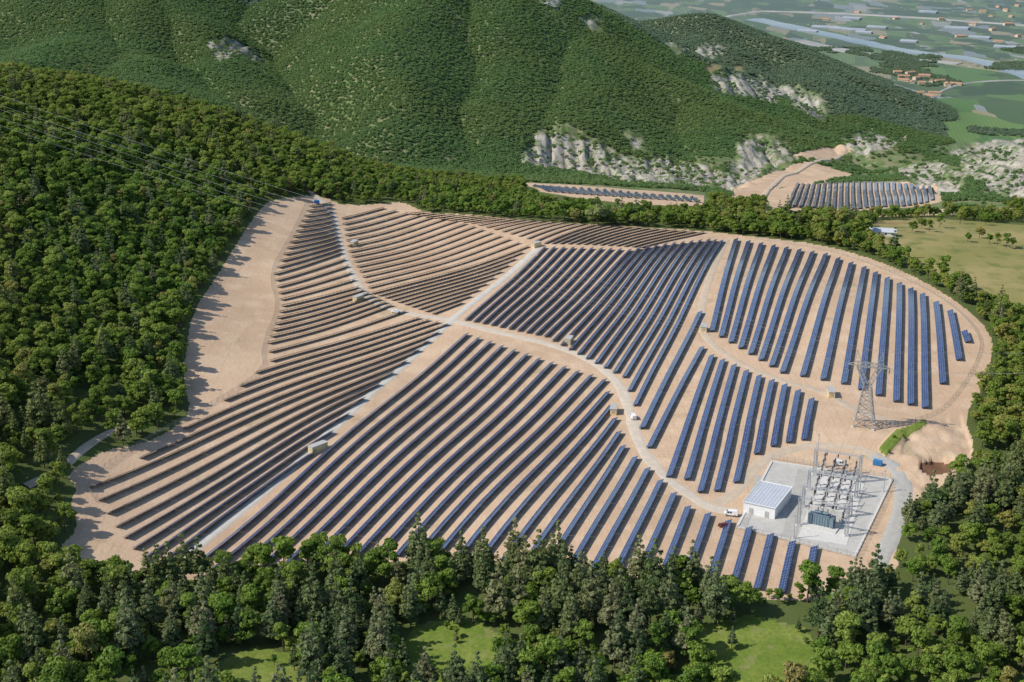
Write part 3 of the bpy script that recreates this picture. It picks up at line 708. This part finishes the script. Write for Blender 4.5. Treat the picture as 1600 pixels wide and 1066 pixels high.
vehicle("parked_car",car,1.75,M['carr'],"dark red car parked on gravel beside the substation","car",cw,{'ws':((.98,1.0),(.37,1.41)),'x':(-1.3,1.3)},at(1131,824,.2),2.8)
vehicle("van",van,1.95,M['carw'],"white van driving on the winding gravel road","van",vw,{'ws':((1.72,1.22),(1.07,1.93)),'x':(-1.5,1.6)},at(989,654,.2),1.75)
vehicle("van",van,1.95,M['carw'],"white van parked inside the substation yard","van",vw,{'ws':((1.72,1.22),(1.07,1.93)),'x':(-1.5,1.6)},at(1312,727,.15),-.1)
vehicle("parked_car",car,1.75,M['carw'],"white car parked on the upper gravel road","car",cw,{'ws':((.98,1.0),(.37,1.41)),'x':(-1.3,1.3)},at(618,489,.2),2.7)
for px,py,yw in((495,318,.2),(1371,727,-.5)):
    r=top("storage_container",at(px,py),yw,"small blue steel storage container on bare ground","container");m=MB();m.box((0,0,1.1),(3.4,1.8,2.0),M['blue'])
    for i in range(11): m.box((-1.55+i*.31,0,1.1),(.12,1.9,1.8),M['blue'])
    obj("shell",m.mesh("shell"),r);m=MB();m.box((1.73,0,1.1),(.06,1.6,1.8),M['greyroof']);obj("door",m.mesh("door"),r)
# ------------------------------------------------------------------ village & farm houses
def house(loc,yaw,w,l,h,label,wallm,roofm,group,name="village_house"):
    r=top(name,loc,yaw,label,"house",group)
    m=MB();m.box((0,0,h/2-1),(w,l,h+2),wallm);m.add([(-w/2,-l/2,h),(w/2,-l/2,h),(0,-l/2,h+w*.22)],[(0,1,2)],wallm);m.add([(-w/2,l/2,h),(w/2,l/2,h),(0,l/2,h+w*.22)],[(2,1,0)],wallm);obj("wall",m.mesh("wall"),r)
    m=MB();e=.5;k=w*.22
    for s_ in(-1,1): m.add([(s_*(w/2+e),-l/2-e,h-.15),(s_*(w/2+e),l/2+e,h-.15),(0,l/2+e,h+k+.15),(0,-l/2-e,h+k+.15),(s_*(w/2+e),-l/2-e,h-.4),(s_*(w/2+e),l/2+e,h-.4),(0,l/2+e,h+k-.1),(0,-l/2-e,h+k-.1)],[(0,1,2,3),(4,5,6,7),(0,1,5,4),(0,3,7,4),(1,2,6,5)],roofm)
    obj("roof",m.mesh("roof"),r)
    m=MB()
    for i in range(max(1,int(l/4))):
        for z in ([1.6] if h<4.5 else [1.6,4.4]):
            for s_ in(-1,1): m.box((s_*(w/2+.03),-l/2+2+i*4,z),(.08,1.1,1.3),M['dark'])
    obj("window",m.mesh("window"),r)
    m=MB();m.box((w*.1,-l/2-.03,1.1),(1.2,.08,2.2),M['dark']);obj("door",m.mesh("door"),r)
for px,py in [(1402,116),(1412,121),(1422,117),(1432,125),(1444,122),(1455,130),(1440,133),(1468,128),(1480,135),(1425,130),(1412,127),(1494,133),(1437,149),(1450,152),(1460,149),(1560,12),(1572,18),(1590,10),(1535,20),(1548,26),(1580,27),(1515,17),(1400,30),(1440,38),(1470,32),(1380,60),(1500,58),(1560,66),(1590,58),(1340,20),(1290,32),(1520,40),(1575,40),(1550,48)]:
    p=at(px,py,0);house(p,random.uniform(0,3.1),random.uniform(8,12),random.uniform(12,24),random.choice([3.5,6,6]),"ochre village house with terracotta tiled roof among fields",M['ochre'],M['tile'],"houses in the valley village")
house(at(1377,367,0),1.35,7,17,3,"low white farm shed on the olive meadow",M['white'],M['roofw'],None,"farm_shed")
for px,py,l,w in [(1290,44,70,24),(1335,48,60,26),(1370,44,50,22),(1262,50,50,20),(1420,66,40,20),(1495,45,60,26),(1330,30,50,26),(1450,20,50,26),(1530,60,50,22),(1570,75,50,22),(1310,46,40,24),(1350,52,40,20)]:
    r=top("greenhouse",at(px,py,0),1.1,"long pale grey greenhouse on the valley plain","greenhouse","long greenhouses on the plain");m=MB()
    for k in range(4):
        x=-w/2+w/8+k*w/4;m.add([(x-w/8,-l/2,-1),(x-w/8,-l/2,3.5),(x,-l/2,5.5),(x+w/8,-l/2,3.5),(x+w/8,-l/2,-1),(x-w/8,l/2,-1),(x-w/8,l/2,3.5),(x,l/2,5.5),(x+w/8,l/2,3.5),(x+w/8,l/2,-1)],[(0,1,2,3,4),(9,8,7,6,5),(0,5,6,1),(1,6,7,2),(2,7,8,3),(3,8,9,4)],M['grh'])
    obj("roof",m.mesh("roof"),r)
# ------------------------------------------------------------------ trees
import bmesh
def ico(sub):
    bm=bmesh.new();bmesh.ops.create_icosphere(bm,subdivisions=sub,radius=1);v=np.array([x.co[:] for x in bm.verts]);f=[[x.index for x in y.verts] for y in bm.faces];bm.free();return v,np.array(f)
IC={1:ico(1),2:ico(2)}
def leafquads(Pn,Nn,size,r):
    n=len(Pn);Nn=Nn+r.normal(0,.45,(n,3));Nn/=np.linalg.norm(Nn,axis=1)[:,None]
    a=np.cross(Nn,r.normal(0,1,(n,3)));a/=np.linalg.norm(a,axis=1)[:,None]+1e-9;b_=np.cross(Nn,a)
    s=(size*r.uniform(.6,1.3,n))[:,None]
    V=np.stack([Pn-a*s-b_*s*.6,Pn+a*s*.8-b_*s*.8,Pn+a*s+b_*s*.7,Pn-a*s*.7+b_*s],1).reshape(-1,3)
    return V,np.arange(4*n).reshape(n,4)
def crown(kind,seed,nleaf,ls,ht,rad,core=1):
    r=np.random.default_rng(seed);C=[]
    if kind=='b':
        nl=14
        for i in range(nl):
            th=i*2.4+r.uniform(-.6,.6);zz=r.uniform(.32,.94);rr=rad*r.uniform(.35,.9)*(1.15-abs(zz-.55))
            C.append((math.cos(th)*rr,math.sin(th)*rr,zz*ht,rad*r.uniform(.2,.42)))
        C.append((r.uniform(-.6,.6),r.uniform(-.6,.6),ht*.86,rad*.36));C.append((0,0,ht*.6,rad*.48))
    else:
        lev=7
        for k in range(lev):
            t=k/(lev-1);R=rad*(1-t)**.8*.95+.25;nn=max(1,int(6*(1-t))+1)
            for j in range(nn):
                th=j*2*math.pi/nn+k*.9+r.uniform(-.4,.4);rr=R*r.uniform(.5,.9) if nn>1 else 0
                C.append((math.cos(th)*rr,math.sin(th)*rr,ht*(.28+.68*t)+r.uniform(-.4,.4),max(.5,R*.40)))
    C=np.array(C);VV=[];FF=[];o=0
    iv,if_=IC[core]
    for c in C:
        k=.70;v=iv*c[3]*k*np.array([1,1,.8])*(1+.22*(r.random((len(iv),1))-.5))+c[:3];VV.append(v);FF+=[tuple(x+o) for x in if_];o+=len(v)
    w=C[:,3]**2;ci=r.choice(len(C),nleaf,p=w/w.sum());d=r.normal(0,1,(nleaf,3));d[:,2]=np.abs(d[:,2])*.9+d[:,2]*.25;d/=np.linalg.norm(d,axis=1)[:,None]
    Pn=C[ci,:3]+d*(C[ci,3]*r.uniform(.7,1.3,nleaf))[:,None]*np.array([1,1,.85])
    V,Q=leafquads(Pn,d,ls,r);VV.append(V);FF+=[tuple(x+o) for x in Q]
    return np.concatenate(VV),FF
def trunk(ht,kind,seed,m):
    r=random.Random(seed);r0=.24 if kind=='b' else .2
    m.cyl((0,0,-1),(.1,.05,ht*.4),r0*1.3,r0*.8,M['bark'],6,False);m.cyl((.1,.05,ht*.4),(0,.1,ht*.9),r0*.8,.05,M['bark'],5,False)
    for i in range(5):
        th=i*1.3+r.random();z=ht*(.3+.1*i);m.cyl((.08,.05,z),(math.cos(th)*ht*.18,math.sin(th)*ht*.18,z+ht*.12),.09,.03,M['bark'],4,False)
def proto(kind,seed,nleaf,ls,ht,rad,mat,core=1,split=True):
    V,Fc=crown(kind,seed,nleaf,ls,ht,rad,core)
    tm=MB();trunk(ht,kind,seed,tm)
    cm=bpy.data.meshes.new("crown");cm.from_pydata(V.tolist(),[],Fc);cm.materials.append(mat)
    j=MB();j.V=[tuple(v) for v in tm.V];j.F=list(tm.F);j.M=[0]*len(tm.F);j.mats=[M['bark'],mat];o=len(j.V);j.V+=V.tolist();j.F+=[tuple(i+o for i in f) for f in Fc];j.M+=[1]*len(Fc)
    return cm,tm.mesh("trunk"),j.mesh("tree_mesh")
PB=[proto('b',s,1500,.34,h,r,M['leafA']) for s,h,r in((1,11,3.9),(2,12.5,3.3),(3,9.5,4.4),(4,8.5,2.9),(5,13,4.1))]
PP=[proto('p',s,1200,.30,h,r,M['leafP']) for s,h,r in((11,13.5,2.6),(12,16,2.9),(13,12,2.5))]
FB=[proto('b',s,200,.6,h,r,M['leafF']) for s,h,r in((21,6,4.6),(22,6.8,4.4),(23,5.5,4.8))]
FG2=[proto('b',s,120,.9,h,r,M['leafG']) for s,h,r in((31,6.5,4.8),(32,6,5.2),(33,6,4.8))]
def scatter(y0,y1,sp):
    xs=np.arange(-.56*y1,.56*y1,sp);ys=np.arange(y0,y1,sp);X,Y=np.meshgrid(xs,ys);X=X.ravel();Y=Y.ravel()
    X=X+rng.uniform(-.48,.48,X.size)*sp;Y=Y+rng.uniform(-.48,.48,Y.size)*sp;k=np.abs(X/Y)<.55;return X[k],Y[k]
def grow(pl,d):
    c=pl.mean(0);v=pl-c;L=np.hypot(v[:,0],v[:,1])[:,None];return c+v*(1+d/L)
FG=grow(FIELD,1.0)
TR=[gp(*p)[:2] for p in [(40,760),(95,735),(130,700),(175,672),(210,668)]];TRK=smooth_line(TR,3)
X,Y=scatter(290,1160,4.5)
wx=X+9*(fbm(X/14,Y/14,61,2)-.5);wy=Y+9*(fbm(X/14,Y/14,67,2)-.5)
inm=inany(MEAD,wx,wy);strip=inany(STRIP,X,Y)
trk=np.min(np.stack([np.hypot(X-p[0],Y-p[1]) for p in TRK[::2]]),0)<4.5
near_ok=strip|(~pip(FG,wx,wy)&~pip(FG,X,Y)&~trk&~inany(SAND2,X,Y)&~inany(OLIV,wx,wy)&~inany(CLEAR,X,Y)&~(inm&(rng.random(X.size)<.82)))
dn=fbm(X/22,Y/22,3,3);near_ok&=~((dn>.58)&(Y>900)&(X/Y>.02))&(rng.random(X.size)>.06)
near_ok&=~((Y<560)&(dn>.76)&~strip)&~((Y<560)&(rng.random(X.size)<.34))
X,Y,inm,strip=X[near_ok],Y[near_ok],inm[near_ok],strip[near_ok];Z=H(X,Y)
pn=fbm(X/40,Y/40,8,2);isP=np.where(Y<520,rng.random(X.size)<np.clip((pn-.32)*2.2,.08,.8),rng.random(X.size)<.08)
right=(X/Y>.25)&(Y<650);isP&=~(right&(pn<.55))
sc=rng.uniform(.55,1.15,X.size)*np.where(isP,1.1,.86);sc*=np.where(rng.random(X.size)<.2,.6,1);sc*=np.where((Y<540)&(X/Y<.3),1.2,1.)
sc*=np.where((Y>900)&(X/Y>-.12),.76,1.);sc*=np.where(inm,.42,1);sc*=np.where(strip,.25,1)
bx,by=[],[]
for pxx in range(860,1400,9):
    pyy=np.interp(pxx,[800,900,1000,1120,1250,1350,1405],[890,898,908,925,948,918,898])+rng.uniform(-9,8);g=gp(pxx+rng.uniform(-5,5),pyy);bx.append(g[0]);by.append(g[1])
ex=[(1440,358),(1452,362),(1468,356),(1512,378),(1530,372),(1545,380),(1558,384),(1572,388),(1582,386),(1432,350),(1500,350),(1540,352),(1425,362)]
EX=np.array([gp(*p)[:2] for p in ex]);nx=np.r_[bx,EX[:,0]];ny=np.r_[by,EX[:,1]];X=np.r_[X,nx];Y=np.r_[Y,ny];Z=np.r_[Z,H(nx,ny)];isP=np.r_[isP,[False]*len(nx)];sc=np.r_[sc,rng.uniform(.18,.5,len(bx)),[.7]*len(ex)]
yaw=rng.uniform(0,6.28,X.size);vr=rng.integers(0,15,X.size)
dep=Y*math.cos(P)+(CH-Z)*math.sin(P);px=800+F*X/dep;up=(Y*math.sin(P)-(CH-Z-8)*math.cos(P));py=533-F*up/dep
vis=(px>-10)&(px<1610)&(py<1075)&(py>0)
order=np.argsort(dep/sc);ind=np.zeros(X.size,bool)
for kp in(True,False):
    c=0
    for i in order:
        if vis[i] and isP[i]==kp: ind[i]=True;c+=1
        if c>=290: break
def first_tree(name,pr,label,cat,grp):
    r=top(name,(0,0,0),0,label,cat,grp);obj("trunk",pr[1],r);obj("crown",pr[0],r);return r
cache={}
for i in np.where(ind)[0]:
    kp=bool(isP[i]);L=PP if kp else PB;v=int(vr[i])%len(L);key=(kp,v);loc=(X[i],Y[i],Z[i]);s=float(sc[i])
    if key not in cache:
        t=first_tree("pine_tree" if kp else "broadleaf_tree",L[v],"grey-green pine with shaggy conical crown in the wood" if kp else "leafy green broadleaf tree with rounded crown in the wood","tree","trees of the wood below the plant")
        t.location=loc;t.rotation_euler=(0,0,float(yaw[i]));t.scale=(s,s,s);cache[key]=t
    else: copy_thing(cache[key],loc,float(yaw[i]),scale=s)
cm,tmh,_=proto('b',77,1400,.5,13,6.5,M['leafL']);g=at(935,352,0);t=first_tree("broadleaf_tree",(cm,tmh),"large pale green round-crowned tree behind the panel field","tree",None);t.location=g
def forest(name,X,Y,Z,sc,yaw,idx,meshes):
    col=bpy.data.collections.new(name+"_kinds")
    for k,me in enumerate(meshes):
        o=bpy.data.objects.new("%s_kind_%02d"%(name,k),me);col.objects.link(o)
    pm=bpy.data.meshes.new(name);pm.vertices.add(len(X));pm.vertices.foreach_set("co",np.stack([X,Y,Z],1).astype(np.float32).ravel())
    a=pm.attributes.new("scl",'FLOAT','POINT');a.data.foreach_set("value",sc.astype(np.float32))
    a=pm.attributes.new("yaw",'FLOAT','POINT');a.data.foreach_set("value",yaw.astype(np.float32))
    a=pm.attributes.new("idx",'INT','POINT');a.data.foreach_set("value",idx.astype(np.int32));pm.update()
    o=obj(name,pm);tag(o,"dense green woodland canopy covering the slopes","forest",kind="stuff")
    ng=bpy.data.node_groups.new(name,'GeometryNodeTree');ng.interface.new_socket("Geometry",in_out='INPUT',socket_type='NodeSocketGeometry');ng.interface.new_socket("Geometry",in_out='OUTPUT',socket_type='NodeSocketGeometry')
    N=ng.nodes;Lk=ng.links;gi=N.new("NodeGroupInput");go=N.new("NodeGroupOutput");ip=N.new("GeometryNodeInstanceOnPoints");ci=N.new("GeometryNodeCollectionInfo")
    ci.inputs["Collection"].default_value=col;ci.inputs["Separate Children"].default_value=True;ci.inputs["Reset Children"].default_value=True
    def na(nm,dt):
        n=N.new("GeometryNodeInputNamedAttribute");n.data_type=dt;n.inputs[0].default_value=nm;return n.outputs[0]
    cx=N.new("ShaderNodeCombineXYZ");Lk.new(na("yaw",'FLOAT'),cx.inputs[2])
    Lk.new(gi.outputs[0],ip.inputs["Points"]);Lk.new(ci.outputs[0],ip.inputs["Instance"]);ip.inputs["Pick Instance"].default_value=True
    Lk.new(na("idx",'INT'),ip.inputs["Instance Index"]);Lk.new(cx.outputs[0],ip.inputs["Rotation"]);Lk.new(na("scl",'FLOAT'),ip.inputs["Scale"]);Lk.new(ip.outputs[0],go.inputs[0])
    md=o.modifiers.new("trees",'NODES');md.node_group=ng
r_=~ind;nb_=len(PB)
idx=np.where(isP[r_],nb_+vr[r_]%len(PP),vr[r_]%nb_)
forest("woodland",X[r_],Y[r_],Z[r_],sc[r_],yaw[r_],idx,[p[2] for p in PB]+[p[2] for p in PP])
def farfor(name,y0,y1,sp,scl,PR):
    X,Y=scatter(y0,y1,sp);b=base(X,Y);r=ridge(X,Y);s=X/Y
    ok=~(inany(ROCK,X,Y)&(rng.random(X.size)<.88))&~inany(SAND2,X,Y)&~inany(OLIV,X,Y)&~inany(CLEAR,X,Y)
    d=fbm(X/45,Y/45,3,3);openz=(s>.13)&(r<b+25)&(Y<2050)
    ok&=~(openz&(d>.5)&(rng.random(X.size)<.9))
    pl=(r<b+6)&(Y>2050)&(s>-.02);ok&=~(pl&~((fbm(X/120,Y/120,13,3)>.62)))
    ok&=rng.random(X.size)>.04
    X,Y=X[ok],Y[ok];n=X.size
    forest(name,X,Y,H(X,Y)-1,scl*rng.uniform(.75,1.12,n),rng.uniform(0,6.28,n),rng.integers(0,3,n),[p[2] for p in PR])
    print(name,n)
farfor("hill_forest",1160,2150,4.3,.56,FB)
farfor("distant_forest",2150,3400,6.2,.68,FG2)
# ------------------------------------------------------------------ light
w=bpy.data.worlds.new("World");scene.world=w;w.use_nodes=True;nt=w.node_tree;bg=nt.nodes["Background"];sk=nt.nodes.new("ShaderNodeTexSky");sk.sky_type='NISHITA';sk.sun_disc=False
el=math.radians(44);sd=Vector((-.95,-.20,0)).normalized();sk.sun_elevation=el;sk.sun_rotation=math.atan2(sd.x,sd.y)%(2*math.pi);sk.altitude=800
nt.links.new(sk.outputs[0],bg.inputs[0]);bg.inputs[1].default_value=.15
ld=bpy.data.lights.new("sun",'SUN');ld.energy=4.8;ld.angle=math.radians(.5);ld.color=(1,.93,.82);lo=bpy.data.objects.new("sun",ld);COL.objects.link(lo)
v=Vector((sd.x*math.cos(el),sd.y*math.cos(el),math.sin(el)));lo.rotation_euler=v.to_track_quat('Z','Y').to_euler()
scene.view_settings.view_transform='Standard';scene.view_settings.look='None';scene.view_settings.exposure=0
